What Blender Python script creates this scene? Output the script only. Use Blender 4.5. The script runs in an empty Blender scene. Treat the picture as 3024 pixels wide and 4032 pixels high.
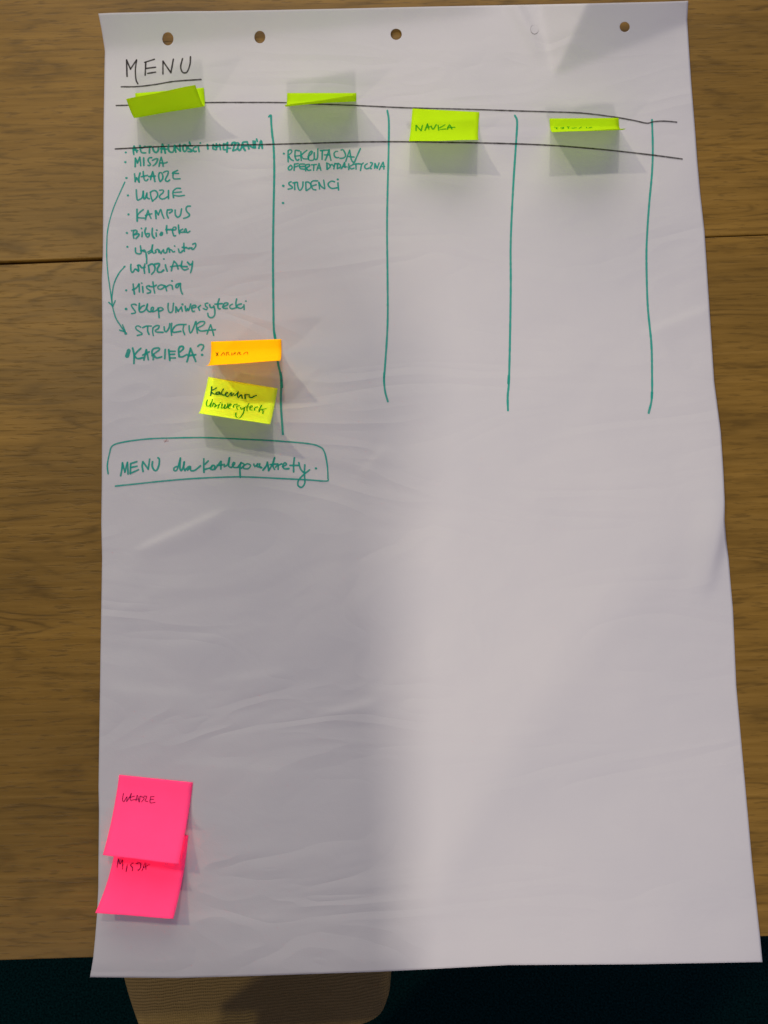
import bpy, math, random
import numpy as np
from mathutils import Vector, Matrix
from mathutils.bvhtree import BVHTree
random.seed(7)
rng = np.random.default_rng(11)
S = bpy.context.scene
COL = S.collection
T = 0.74                                    # height of the table top above the floor

# ---------------------------------------------------------------- camera
CP = np.array([-0.02888619, -0.1499729, 0.8346091 + T])
CA = (0.10856173, 0.00533452, -0.02804944)
FPX, CX, CY = 3030.0, 1512.0, 2016.0
def rotm(a, b, c):
    ca, sa, cb, sb, cc, sc = math.cos(a), math.sin(a), math.cos(b), math.sin(b), math.cos(c), math.sin(c)
    Rx = np.array([[1,0,0],[0,ca,-sa],[0,sa,ca]]); Ry = np.array([[cb,0,sb],[0,1,0],[-sb,0,cb]])
    Rz = np.array([[cc,-sc,0],[sc,cc,0],[0,0,1]])
    return Rz @ Ry @ Rx
CR = rotm(*CA)
cam = bpy.data.cameras.new('camera'); camo = bpy.data.objects.new('camera', cam); COL.objects.link(camo)
cam.sensor_fit = 'VERTICAL'; cam.sensor_height = 24; cam.lens = 24 * FPX / 4032
cam.clip_start = 0.02; cam.clip_end = 60
mw = Matrix([[*CR[i], CP[i]] for i in range(3)] + [[0,0,0,1]])
camo.matrix_world = mw
S.camera = camo

# ---------------------------------------------------------------- light: dim room, four ceiling lamps, one broad soft disc low at the far side
W = bpy.data.worlds.new('World'); S.world = W; W.use_nodes = True
W.node_tree.nodes['Background'].inputs[0].default_value = (0.52, 0.53, 1.0, 1)
W.node_tree.nodes['Background'].inputs[1].default_value = 0.21
def lamp(name, loc, power, col, r):
    l = bpy.data.lights.new(name, 'POINT'); l.energy = power; l.color = col; l.shadow_soft_size = r
    o = bpy.data.objects.new(name, l); COL.objects.link(o); o.location = (loc[0], loc[1], loc[2] + T)
lamp('lamp_overhead', (-0.05, 1.05, 2.2), 25, (1.0, 0.91, 0.80), 0.045)
lamp('lamp_left', (-1.30, 1.05, 2.2), 39, (1.0, 0.89, 0.62), 0.045)
sl = bpy.data.lights.new('lamp_behind', 'SPOT'); sl.energy = 82; sl.color = (1.0, 0.88, 0.80); sl.shadow_soft_size = .07
sl.spot_size = math.radians(40); sl.spot_blend = 1.0      # a ceiling spotlight aimed at the near half of the sheet
so_ = bpy.data.objects.new('lamp_behind', sl); COL.objects.link(so_); so_.location = (0.01, -1.70, 1.8 + T)
so_.rotation_euler = (Vector((0.02, -0.30, T)) - so_.location).to_track_quat('-Z', 'Y').to_euler()
lamp('lamp_behind_left', (-1.25, -1.75, 1.8), 28, (1.0, 0.86, 0.68), 0.05)
al = bpy.data.lights.new('lamp_far', 'AREA'); al.shape = 'DISK'; al.size = 2.6; al.energy = 28; al.color = (1, .90, .76)
ao = bpy.data.objects.new('lamp_far', al); COL.objects.link(ao); ao.location = (-0.15, 2.30, 0.95 + T)
ao.rotation_euler = (Vector((0.0, 0.55, T)) - ao.location).to_track_quat('-Z', 'Y').to_euler()
S.view_settings.view_transform = 'Standard'; S.view_settings.look = 'None'
S.view_settings.exposure = 0; S.view_settings.gamma = 1

# ---------------------------------------------------------------- helpers
def unp(px, py, z=0.0):
    """photo pixel -> world xy on the plane at height z above the table top"""
    px = np.asarray(px, float); py = np.asarray(py, float)
    d = np.stack([(px - CX) / FPX, -(py - CY) / FPX, -np.ones_like(px)], -1) @ CR.T
    t = (T + z - CP[2]) / d[..., 2]
    return CP[0] + d[..., 0] * t, CP[1] + d[..., 1] * t
def ray(px, py):
    d = CR @ np.array([(px - CX) / FPX, -(py - CY) / FPX, -1.0]); return d / np.linalg.norm(d)
def tag(o, **k):
    for a, b in k.items(): o[a] = b
    return o
def link(name, verts, faces, m, parent=None, smooth=False):
    me = bpy.data.meshes.new(name); me.from_pydata([tuple(map(float, v)) for v in verts], [], faces); me.update()
    if smooth:
        me.polygons.foreach_set('use_smooth', [True] * len(me.polygons))
    me.materials.append(m)
    o = bpy.data.objects.new(name, me); COL.objects.link(o)
    if parent: o.parent = parent
    return o
def empty(name, loc, **k):
    o = bpy.data.objects.new(name, None); COL.objects.link(o); o.location = loc; o.empty_display_size = .05
    return tag(o, **k)
def rel(o, parent):
    o.parent = parent; o.matrix_parent_inverse = Matrix.Translation(-Vector(parent.location)); return o
def box(name, x0, x1, y0, y1, z0, z1, m, parent=None, bev=0.0, shear=None):
    v = [(x, y, z) for z in (z0, z1) for x, y in ((x0, y0), (x1, y0), (x1, y1), (x0, y1))]
    if shear: v = [(x + shear(x, y)[0], y + shear(x, y)[1], z) for x, y, z in v]
    f = [(3,2,1,0),(4,5,6,7),(0,1,5,4),(1,2,6,5),(2,3,7,6),(3,0,4,7)]
    o = link(name, v, f, m)
    if bev:
        b = o.modifiers.new('bevel', 'BEVEL'); b.width = bev; b.segments = 3
    if parent: rel(o, parent)
    return o
def mat(name):
    m = bpy.data.materials.new(name); m.use_nodes = True
    nt = m.node_tree; nt.nodes.clear()
    out = nt.nodes.new('ShaderNodeOutputMaterial')
    def N(t, **k):
        n = nt.nodes.new(t)
        for a, b in k.items():
            if a.startswith('i_'): n.inputs[a[2:].replace('_', ' ')].default_value = b
            else: setattr(n, a, b)
        return n
    return m, nt, N, nt.links.new, out
def ramp(N, stops):
    r = N('ShaderNodeValToRGB'); e = r.color_ramp.elements
    while len(e) < len(stops): e.new(0.5)
    for q, (p, c) in zip(e, stops): q.position = p; q.color = (*c, 1)
    return r

# ---------------------------------------------------------------- materials
def wood_mat(name, base, dark, light, seed):
    m, nt, N, L, out = mat(name)
    tc = N('ShaderNodeTexCoord'); mp = N('ShaderNodeMapping'); mp.inputs['Location'].default_value = (seed, seed * .37, 0)
    L(tc.outputs['Object'], mp.inputs[0])
    def noise(sx, sy, det=4, dist=0, ro=.55):
        a = N('ShaderNodeMapping'); a.inputs['Scale'].default_value = (sx, sy, 1); L(mp.outputs[0], a.inputs[0])
        n = N('ShaderNodeTexNoise'); n.inputs['Scale'].default_value = 1; n.inputs['Detail'].default_value = det
        n.inputs['Roughness'].default_value = ro; n.inputs['Distortion'].default_value = dist
        L(a.outputs[0], n.inputs['Vector']); return n.outputs['Fac']
    big = noise(1.6, 9, 2, .4)                      # slow field whose level lines make the cathedral figure
    mul = N('ShaderNodeMath', operation='MULTIPLY'); L(big, mul.inputs[0]); mul.inputs[1].default_value = 19
    wob = noise(9, 60, 3)
    wm = N('ShaderNodeMath', operation='MULTIPLY_ADD'); L(wob, wm.inputs[0]); wm.inputs[1].default_value = 1.6; L(mul.outputs[0], wm.inputs[2])
    fr = N('ShaderNodeMath', operation='PINGPONG'); L(wm.outputs[0], fr.inputs[0]); fr.inputs[1].default_value = .5
    r1 = ramp(N, [(0, (1,1,1)), (.22, (.25,.25,.25)), (1, (0,0,0))]); L(fr.outputs[0], r1.inputs[0])
    brk = noise(14, 40, 3)                          # breaks the figure lines up
    rb = ramp(N, [(.40, (0,0,0)), (.62, (1,1,1))]); L(brk, rb.inputs[0])
    fig = N('ShaderNodeMath', operation='MULTIPLY'); L(r1.outputs[0], fig.inputs[0]); L(rb.outputs[0], fig.inputs[1])
    pores = noise(38, 360, 2, 0, .6); rp = ramp(N, [(.56, (0,0,0)), (.66, (1,1,1))]); L(pores, rp.inputs[0])
    fine = noise(6, 190, 5, 0, .7); rf = ramp(N, [(.34, dark), (.50, base), (.70, light)]); L(fine, rf.inputs[0])
    bands = noise(1.2, 14, 3); rbd = ramp(N, [(.3, (.80,.80,.80)), (.7, (1.12,1.10,1.06))]); L(bands, rbd.inputs[0])
    m1 = N('ShaderNodeMix', data_type='RGBA', blend_type='MULTIPLY'); m1.inputs[0].default_value = 1
    L(rf.outputs[0], m1.inputs['A']); L(rbd.outputs[0], m1.inputs['B'])
    a1 = N('ShaderNodeMath', operation='MULTIPLY'); L(fig.outputs[0], a1.inputs[0]); a1.inputs[1].default_value = .95
    m2 = N('ShaderNodeMix', data_type='RGBA'); L(a1.outputs[0], m2.inputs[0]); L(m1.outputs['Result'], m2.inputs['A'])
    m2.inputs['B'].default_value = (*[c * .62 for c in dark], 1)
    a2 = N('ShaderNodeMath', operation='MULTIPLY'); L(rp.outputs[0], a2.inputs[0]); a2.inputs[1].default_value = .52
    m3 = N('ShaderNodeMix', data_type='RGBA'); L(a2.outputs[0], m3.inputs[0]); L(m2.outputs['Result'], m3.inputs['A'])
    m3.inputs['B'].default_value = (*[c * .5 for c in dark], 1)
    p = N('ShaderNodeBsdfPrincipled'); L(m3.outputs['Result'], p.inputs['Base Color']); p.inputs['Specular IOR Level'].default_value = .28
    rr = N('ShaderNodeMapRange'); L(fine, rr.inputs[0]); rr.inputs[3].default_value = .36; rr.inputs[4].default_value = .48
    L(rr.outputs[0], p.inputs['Roughness'])
    b = N('ShaderNodeBump'); b.inputs['Strength'].default_value = .35; b.inputs['Distance'].default_value = .0006
    ad = N('ShaderNodeMath', operation='SUBTRACT'); L(fine, ad.inputs[0]); L(a2.outputs[0], ad.inputs[1])
    L(ad.outputs[0], b.inputs['Height']); L(b.outputs[0], p.inputs['Normal']); L(p.outputs[0], out.inputs[0])
    return m
WOODC = ((.280, .160, .025), (.230, .129, .018), (.335, .196, .036))
M_wood = wood_mat('oak_laminate', WOODC[0], WOODC[1], WOODC[2], 3.1)
M_wood2 = wood_mat('oak_laminate_rear', WOODC[0], WOODC[1], WOODC[2], 17.6)

def paper_mat():
    m, nt, N, L, out = mat('flip_chart_paper')
    tc = N('ShaderNodeTexCoord')
    def noise(s, det, dist=0):
        n = N('ShaderNodeTexNoise'); n.inputs['Scale'].default_value = s; n.inputs['Detail'].default_value = det
        n.inputs['Distortion'].default_value = dist; L(tc.outputs['Object'], n.inputs['Vector']); return n.outputs['Fac']
    c = ramp(N, [(.35, (.765,.765,.765)), (.65, (.80,.795,.785))]); L(noise(7, 4), c.inputs[0])
    d = N('ShaderNodeBsdfPrincipled'); L(c.outputs[0], d.inputs['Base Color']); d.inputs['Roughness'].default_value = .62
    d.inputs['Specular IOR Level'].default_value = .25
    b = N('ShaderNodeBump'); b.inputs['Strength'].default_value = .5; b.inputs['Distance'].default_value = .0025
    b2 = N('ShaderNodeBump'); b2.inputs['Strength'].default_value = .25; b2.inputs['Distance'].default_value = .0004
    rm = N('ShaderNodeMapping'); rm.inputs['Scale'].default_value = (3.0, 8.5, 1); rm.inputs['Rotation'].default_value = (0, 0, .12); L(tc.outputs['Object'], rm.inputs[0])
    rn = N('ShaderNodeTexNoise'); rn.inputs['Scale'].default_value = 1; rn.inputs['Detail'].default_value = 2.5; rn.inputs['Distortion'].default_value = .8; L(rm.outputs[0], rn.inputs['Vector'])
    rg = N('ShaderNodeMath', operation='PINGPONG'); rg.inputs[1].default_value = .085; L(rn.outputs['Fac'], rg.inputs[0])
    bR = N('ShaderNodeBump'); bR.inputs['Strength'].default_value = .30; bR.inputs['Distance'].default_value = .024; L(rg.outputs[0], bR.inputs['Height'])
    L(bR.outputs[0], b.inputs['Normal'])
    L(noise(18, 3, .4), b.inputs['Height']); L(noise(700, 3), b2.inputs['Height']); L(b.outputs[0], b2.inputs['Normal'])
    L(b2.outputs[0], d.inputs['Normal'])
    t = N('ShaderNodeBsdfTranslucent'); t.inputs[0].default_value = (.8, .78, .72, 1)
    mx = N('ShaderNodeMixShader'); mx.inputs[0].default_value = .10; L(d.outputs[0], mx.inputs[1]); L(t.outputs[0], mx.inputs[2])
    L(mx.outputs[0], out.inputs[0]); return m
M_paper = paper_mat()

def note_mat(name, col):
    # daylight-fluorescent paper: it returns more light in its own colour than it receives in it
    m, nt, N, L, out = mat(name)
    tc = N('ShaderNodeTexCoord'); n = N('ShaderNodeTexNoise'); n.inputs['Scale'].default_value = 60; n.inputs['Detail'].default_value = 4
    L(tc.outputs['Object'], n.inputs['Vector'])
    mr = N('ShaderNodeMapRange'); L(n.outputs['Fac'], mr.inputs[0]); mr.inputs[3].default_value = .95; mr.inputs[4].default_value = 1.05
    vm = N('ShaderNodeVectorMath', operation='SCALE'); vm.inputs[0].default_value = col; L(mr.outputs[0], vm.inputs['Scale'])
    d = N('ShaderNodeBsdfDiffuse'); t = N('ShaderNodeBsdfTranslucent')
    L(vm.outputs[0], d.inputs[0]); L(vm.outputs[0], t.inputs[0])
    mx = N('ShaderNodeMixShader'); mx.inputs[0].default_value = .08
    L(d.outputs[0], mx.inputs[1]); L(t.outputs[0], mx.inputs[2]); L(mx.outputs[0], out.inputs[0]); return m
M_green = note_mat('fluorescent_green_paper', (.70, 1.12, .012))
M_lime = note_mat('fluorescent_yellow_paper', (1.35, 1.75, .09))
M_orange = note_mat('fluorescent_orange_paper', (1.95, .98, .008))
M_pink = note_mat('fluorescent_pink_paper', (2.05, .14, .44))

def ink_mat(name, col, fac):
    m, nt, N, L, out = mat(name)
    tc = N('ShaderNodeTexCoord'); n = N('ShaderNodeTexNoise'); n.inputs['Scale'].default_value = 180; n.inputs['Detail'].default_value = 2
    L(tc.outputs['Object'], n.inputs['Vector'])
    mr = N('ShaderNodeMapRange'); L(n.outputs['Fac'], mr.inputs[0]); mr.inputs[1].default_value = .3; mr.inputs[2].default_value = .7
    mr.inputs[3].default_value = fac - .17; mr.inputs[4].default_value = fac + .08
    d = N('ShaderNodeBsdfDiffuse'); d.inputs[0].default_value = (*col, 1)
    t = N('ShaderNodeBsdfTransparent'); mx = N('ShaderNodeMixShader'); L(mr.outputs[0], mx.inputs[0])
    L(t.outputs[0], mx.inputs[1]); L(d.outputs[0], mx.inputs[2]); L(mx.outputs[0], out.inputs[0]); return m
M_teal = ink_mat('green_marker_ink', (.03, .45, .35), .81)
M_black = ink_mat('black_marker_ink', (.04, .033, .03), .80)
M_ngreen = ink_mat('green_ink_on_note', (.05, .48, .02), .76)
M_olive = ink_mat('pen_ink_on_orange', (.09, .07, .01), .9)
M_dgreen = ink_mat('dark_green_ink_on_note', (.01, .20, .06), .86)
M_purple = ink_mat('pen_ink_on_pink', (.16, .01, .09), .85)
M_red = ink_mat('red_ink', (.55, .22, .2), .5)

def fabric_mat():
    m, nt, N, L, out = mat('ribbed_beige_fabric')
    tc = N('ShaderNodeTexCoord'); mp = N('ShaderNodeMapping'); L(tc.outputs['Object'], mp.inputs[0])
    mp.inputs['Rotation'].default_value = (0, 0, math.radians(-4))
    nz = N('ShaderNodeTexNoise'); nz.inputs['Scale'].default_value = 14; L(mp.outputs[0], nz.inputs['Vector'])
    va = N('ShaderNodeVectorMath', operation='SCALE'); L(nz.outputs['Color'], va.inputs[0]); va.inputs['Scale'].default_value = .012
    vb = N('ShaderNodeVectorMath', operation='ADD'); L(mp.outputs[0], vb.inputs[0]); L(va.outputs[0], vb.inputs[1])
    w = N('ShaderNodeTexWave', bands_direction='Y'); w.inputs['Scale'].default_value = 78; w.inputs['Distortion'].default_value = 2.2
    w.inputs['Detail'].default_value = 2; L(vb.outputs[0], w.inputs['Vector'])
    w2 = N('ShaderNodeTexWave', bands_direction='X'); w2.inputs['Scale'].default_value = 110; w2.inputs['Distortion'].default_value = 1.5
    L(vb.outputs[0], w2.inputs['Vector'])
    f = N('ShaderNodeTexNoise'); f.inputs['Scale'].default_value = 500; L(tc.outputs['Object'], f.inputs['Vector'])
    mu = N('ShaderNodeMath', operation='MULTIPLY_ADD'); L(w2.outputs['Fac'], mu.inputs[0]); mu.inputs[1].default_value = .35; L(w.outputs['Fac'], mu.inputs[2])
    mu2 = N('ShaderNodeMath', operation='MULTIPLY_ADD'); L(f.outputs['Fac'], mu2.inputs[0]); mu2.inputs[1].default_value = .5; L(mu.outputs[0], mu2.inputs[2])
    c = ramp(N, [(.1, (.38,.26,.085)), (1, (.52,.36,.12))]); 
    sc = N('ShaderNodeMath', operation='MULTIPLY'); L(mu2.outputs[0], sc.inputs[0]); sc.inputs[1].default_value = .6; L(sc.outputs[0], c.inputs[0])
    p = N('ShaderNodeBsdfPrincipled'); L(c.outputs[0], p.inputs['Base Color']); p.inputs['Roughness'].default_value = .95
    p.inputs['Specular IOR Level'].default_value = .1
    b = N('ShaderNodeBump'); b.inputs['Strength'].default_value = .8; b.inputs['Distance'].default_value = .0015
    L(mu2.outputs[0], b.inputs['Height']); L(b.outputs[0], p.inputs['Normal']); L(p.outputs[0], out.inputs[0]); return m
M_fabric = fabric_mat()
def carpet_mat():
    m, nt, N, L, out = mat('dark_teal_carpet')
    tc = N('ShaderNodeTexCoord'); n = N('ShaderNodeTexNoise'); n.inputs['Scale'].default_value = 260; n.inputs['Detail'].default_value = 3
    L(tc.outputs['Object'], n.inputs['Vector'])
    n2 = N('ShaderNodeTexNoise'); n2.inputs['Scale'].default_value = 5; L(tc.outputs['Object'], n2.inputs['Vector'])
    c = ramp(N, [(.35, (.002,.014,.012)), (.7, (.006,.046,.038))]); L(n.outputs['Fac'], c.inputs[0])
    p = N('ShaderNodeBsdfPrincipled'); L(c.outputs[0], p.inputs['Base Color']); p.inputs['Roughness'].default_value = 1
    p.inputs['Specular IOR Level'].default_value = 0
    b = N('ShaderNodeBump'); b.inputs['Distance'].default_value = .004; L(n.outputs['Fac'], b.inputs['Height']); L(b.outputs[0], p.inputs['Normal'])
    L(p.outputs[0], out.inputs[0]); return m
M_carpet = carpet_mat()
def plain(name, col, rough=.5, metal=0.0, nscale=40):
    m, nt, N, L, out = mat(name)
    tc = N('ShaderNodeTexCoord'); n = N('ShaderNodeTexNoise'); n.inputs['Scale'].default_value = nscale; L(tc.outputs['Object'], n.inputs['Vector'])
    c = ramp(N, [(.3, tuple(.85 * v for v in col)), (.7, tuple(min(1, 1.12 * v) for v in col))]); L(n.outputs['Fac'], c.inputs[0])
    p = N('ShaderNodeBsdfPrincipled'); L(c.outputs[0], p.inputs['Base Color']); p.inputs['Roughness'].default_value = rough
    p.inputs['Metallic'].default_value = metal; L(p.outputs[0], out.inputs[0]); return m
M_edge = plain('dark_edge_band', (.10, .062, .028), .5)
M_metal = plain('grey_metal', (.25, .25, .26), .4, .8)
M_beech = plain('beech_wood', (.30, .17, .06), .45, 0, 25)
M_cloth = plain('dark_clothing', (.03, .03, .045), .9, 0, 90)
M_skin = plain('skin', (.45, .27, .19), .55, 0, 30)
M_hair = plain('brown_hair', (.05, .03, .018), .6, 0, 120)

# ---------------------------------------------------------------- floor
tag(link('floor', [(-9,-9,0),(9,-9,0),(9,9,0),(-9,9,0)], [(0,1,2,3)], M_carpet), kind='structure', label='dark teal carpet under the tables')

# ---------------------------------------------------------------- the two tables
def table(y_front_l, y_front_r, y_back_l, y_back_r, m, label):
    x0, x1 = -0.98, 0.66
    t = empty('wooden_table', ((x0 + x1) / 2, (y_front_l + y_back_l) / 2, 0), label=label, category='table',
              group='tables pushed together under the flip chart sheet')
    def yl(x, a, b): return a + (b - a) * (x + 0.46) / 0.87
    v = [(x, y, z) for z in (T - .025, T) for x, y in ((x0, yl(x0, y_front_l, y_front_r)), (x1, yl(x1, y_front_l, y_front_r)),
                                                       (x1, yl(x1, y_back_l, y_back_r)), (x0, yl(x0, y_back_l, y_back_r)))]
    f = [(3,2,1,0),(4,5,6,7),(0,1,5,4),(1,2,6,5),(2,3,7,6),(3,0,4,7)]
    top = link('tabletop', v, f, m); b = top.modifiers.new('bevel', 'BEVEL'); b.width = .0012; b.segments = 2; rel(top, t)
    v = [(x, y, z) for z in (T - .075, T - .0255) for x, y in ((x0 + .06, y_front_l + .06), (x1 - .06, y_front_l + .06), (x1 - .06, y_back_l - .06), (x0 + .06, y_back_l - .06))]
    fr = link('frame', v, [(0,1,5,4),(1,2,6,5),(2,3,7,6),(3,0,4,7),(3,2,1,0),(4,5,6,7)], M_metal); rel(fr, t)
    for lx in (x0 + .04, x1 - .08):
        for ly in (y_front_l + .04, y_back_l - .08):
            box('leg', lx, lx + .04, ly, ly + .04, 0, T - .0755, M_metal, t, .003)
    return t
table(-0.5115, -0.5080, 0.2355, 0.2440, M_wood, 'oak laminate table nearer the chair, under most of the flip chart sheet')
table(0.2395, 0.2452, 0.985, 0.985, M_wood2, 'oak laminate table across the dark joint, under the top of the flip chart sheet')

# ---------------------------------------------------------------- the sheet: height field above the table
def P(px, py): return np.array(unp(px, py))
def seg_d(x, y, a, b):
    """signed distance to the line a->b (left side +) and the position along it (0..1)"""
    d = b - a; L = np.hypot(*d); d = d / L
    return (d[0] * (y - a[1]) - d[1] * (x - a[0])), (d[0] * (x - a[0]) + d[1] * (y - a[1])) / L, L
def softpos(d, w): return .5 * (d + np.sqrt(d * d + w * w)) - .5 * w * 0
def smin(a, b, k): return .5 * (a + b - np.sqrt((a - b) ** 2 + k * k))
def sstep(a, b, t):
    t = np.clip((t - a) / (b - a), 0, 1); return t * t * (3 - 2 * t)
PH = [(rng.uniform(-1, 1, 2) * s, rng.uniform(0, 6.28), a) for s, a in ((14, .0009), (18, .0008), (26, .0005), (34, .0004), (45, .00025), (60, .00018), (80, .0001)) for _ in range(3)]
CREASE = [  # px line, height mm, half width mm
 ((545,2175),(880,2025), 2.4, 5), ((2540,1322),(2800,1218), 2.0, 5), ((430,2720),(800,2750), .9, 7), ((830,2700),(1130,2650), .9, 6),
 ((640,2560),(1080,2470), .8, 8), ((700,3010),(1500,3075), .8, 7), ((640,3615),(1450,3640), 1.0, 7), ((1220,2830),(1480,2770), 1.3, 5),
 ((520,1850),(900,1915), .7, 6), ((980,1420),(1480,1330), .4, 9), ((440,1110),(640,1020), 1.4, 6), ((900,1010),(1200,820), .6, 8),
 ((700,700),(1060,640), .3, 8), ((1650,2170),(2700,2150), .3, 14), ((1180,300),(1500,285), .5, 6), ((1180,395),(1900,380), .3, 10),
 ((1420,1880),(1530,1760), .8, 5), ((420,2440),(640,2330), .6, 6), ((430,3330),(1400,3390), .5, 9), ((560,2350),(1200,2180), .4, 10),
 ((1500,3380),(1560,3250), .6, 6), ((830,3360),(1480,3330), .5, 9), ((1540,1000),(1700,860), .5, 12), ((2300,950),(2700,880), .4, 12),
 ((1900,2500),(2500,2650), .25, 16), ((1750,3300),(2600,3450), .25, 16)]
CW = [(P(*a), P(*b), h * 1e-3, w * 1e-3) for a, b, h, w in CREASE]
F1a, F1b = P(405, 207), P(1960, 62)
F1m = P(1050, 150)
D2a, D2b = P(2175, 312), P(2725, 92)
L2a, L2b = P(2178, 330), P(2128, 70)
L3a, L3b = P(2070, 240), P(1985, 75)
RGa, RGb = P(2850, 1900), P(2745, 2420)
def H(x, y):
    h = np.full_like(x, .0042)
    for k, ph, a in PH: h = h + a * np.sin(k[0] * x + k[1] * y + ph)
    for a, b, hh, w in CW:
        d, s, L = seg_d(x, y, a, b)
        win = sstep(-.12, .18, s) * (1 - sstep(.8, 1.12, s))
        prof = np.where(d > 0, np.exp(-(d / w) ** 2), np.exp(-(d / (3.2 * w)) ** 2))
        h = h + .95 * hh * prof * win
    # header strip bent up along the perforation
    d, s, L = seg_d(x, y, F1a, F1b)
    fade = 1 - sstep(.86, 1.03, s)
    h = h + .95 * softpos(d, .006) * fade * (1 - .25 * sstep(.4, .9, s))
    # large lifted facet at the upper right, with a bright ridge running down beside it
    dd, s2, _ = seg_d(x, y, D2a, D2b)
    dl, s3, _ = seg_d(x, y, L2a, L2b)
    fac = smin(.88 * dd, -1.0 * dl + 0 * dd, .004)
    h = h + .9 * smin(softpos(fac, .003), .062 + 0 * fac, .016)
    # narrow dimple left of the ridge
    d3, s4, _ = seg_d(x, y, L3a, L3b)
    ridge = np.exp(-((d3 + .016) / .009) ** 2) * sstep(-.35, .5, s4) * .0045
    h = h + ridge
    # dent at the right edge: ridge, then the paper falls away to the edge
    d5, s5, _ = seg_d(x, y, RGa, RGb)
    win = np.exp(-((s5 - .42) / .36) ** 2)
    h = h + .0085 * win * np.where(d5 < 0, np.exp(-(d5 / .020) ** 2), np.exp(-(d5 / .012) ** 2))
    # side edges curl down onto the table, lower edge droops past the table front
    dist_l = x - (-.345); dist_r = .349 - x
    h = h - .0028 * np.exp(-np.clip(dist_l, 0, 9) / .012) - .0026 * np.exp(-np.clip(dist_r, 0, 9) / .010)
    h = .0008 + softpos(h - .0008, .0015)
    return h - .16 * softpos(-.522 - y, .008)
def onsheet(px, py):
    x, y = unp(px, py, 0.0)
    for _ in range(14): x, y = unp(px, py, H(x, y))
    return x, y, H(x, y)
# unp with array z
def unp(px, py, z=0.0):
    px = np.asarray(px, float); py = np.asarray(py, float)
    d = np.stack([(px - CX) / FPX, -(py - CY) / FPX, -np.ones_like(px)], -1) @ CR.T
    t = (T + z - CP[2]) / d[..., 2]
    return CP[0] + d[..., 0] * t, CP[1] + d[..., 1] * t

LE = [(55,388),(110,399),(160,407),(200,413),(300,411),(500,408),(700,407),(1000,405),(1100,401),(1300,403),(1700,402),(1900,401),(2060,399),(2200,402),(2560,396),(3100,388),(3200,390),(3380,388),(3500,387),(3600,382),(3700,374),(3780,366),(3848,354)]
RE = [(3,2710),(80,2706),(180,2712),(330,2722),(500,2736),(640,2746),(760,2757),(911,2774),(1100,2786),(1500,2812),(1700,2838),(1850,2848),(1980,2854),(2050,2853),(2130,2860),(2200,2869),(2300,2877),(2400,2886),(2700,2899),(3100,2935),(3400,2962),(3700,2994),(3788,3002)]
TE = [(388,55),(1050,42),(1600,28),(2000,20),(2300,14),(2600,7),(2710,3)]
BE = [(354,3848),(700,3851),(1000,3843),(1500,3826),(2000,3800),(2500,3797),(3002,3788)]
def crv(p, q):
    a = np.array(p, float); return np.interp(q, a[:, 0], a[:, 1])
NU, NV = 300, 430
uu = np.linspace(0, 1, NU + 1); vv = np.linspace(0, 1, NV + 1)
TL, TR_, BL, BR = np.array([388,55.]), np.array([2710,3.]), np.array([354,3848.]), np.array([3002,3788.])
ly = 55 + (3848 - 55) * vv; lx = crv(LE, ly); ry = 3 + (3788 - 3) * vv; rx = crv(RE, ry)
tx = 388 + (2710 - 388) * uu; ty = crv(TE, tx); bx = 354 + (3002 - 354) * uu; by = crv(BE, bx)
U, V = np.meshgrid(uu, vv)
def coons(l, r, t, b, i):
    return ((1 - U) * l[:, None] + U * r[:, None] + (1 - V) * t[None, :] + V * b[None, :]
            - ((1 - U) * (1 - V) * TL[i] + U * (1 - V) * TR_[i] + (1 - U) * V * BL[i] + U * V * BR[i]))
GX = coons(lx, rx, tx, bx, 0); GY = coons(ly, ry, ty, by, 1)
X, Y, Z = onsheet(GX, GY)
verts = [tuple(v) for v in np.stack([X, Y, Z + T], -1).reshape(-1, 3)]
idx = lambda j, i: j * (NU + 1) + i
HOLES = [(661,153,22,26), (1023,146,21.5,24.5), (1560,135,22,22), (2105,117,15,17), (2460,106,20,20)]
skip = set(); extra = []
for (hx, hy, rx_, ry_) in HOLES:
    j, i = np.unravel_index(np.argmin((GX - hx) ** 2 + (GY - hy) ** 2), GX.shape)
    n = 5; j = max(j, n)
    for a in range(-n, n):
        for b in range(-n, n): skip.add((j + a, i + b))
    ring = [(j - n, i + b) for b in range(-n, n)] + [(j + a, i + n) for a in range(-n, n)] + \
           [(j + n, i - b) for b in range(-n, n)] + [(j - a, i - n) for a in range(-n, n)]
    prev = [idx(*q) for q in ring]
    rpx = np.array([(GX[q], GY[q]) for q in ring]); ang = np.arctan2(rpx[:, 1] - hy, rpx[:, 0] - hx)
    circ = np.stack([hx + rx_ * np.cos(ang), hy + ry_ * np.sin(ang)], -1)
    for t in (.34, .67, .9, 1.0):
        q = rpx * (1 - t) + circ * t; a, b, c = onsheet(q[:, 0], q[:, 1])
        cur = list(range(len(verts), len(verts) + len(ring))); verts += [(a[k], b[k], c[k] + T) for k in range(len(ring))]
        for k in range(len(ring)):
            k2 = (k + 1) % len(ring); extra.append((prev[k], cur[k], cur[k2], prev[k2]))
        prev = cur
faces = [(idx(j, i), idx(j + 1, i), idx(j + 1, i + 1), idx(j, i + 1)) for j in range(NV) for i in range(NU) if (j, i) not in skip] + extra
used = sorted({v for f in faces for v in f}); mp_ = {v: k for k, v in enumerate(used)}
verts = [verts[v] for v in used]; faces = [tuple(mp_[v] for v in f) for f in faces]
sheet = empty('flip_chart_sheet', (0, 0, T), label='large white flip chart sheet with punched holes and handwritten MENU lists, lying across both tables', category='paper sheet')
paper = link('paper', verts, faces, M_paper, None, True); rel(paper, sheet)
so = paper.modifiers.new('thickness', 'SOLIDIFY'); so.thickness = .0003; so.offset = -1
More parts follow.
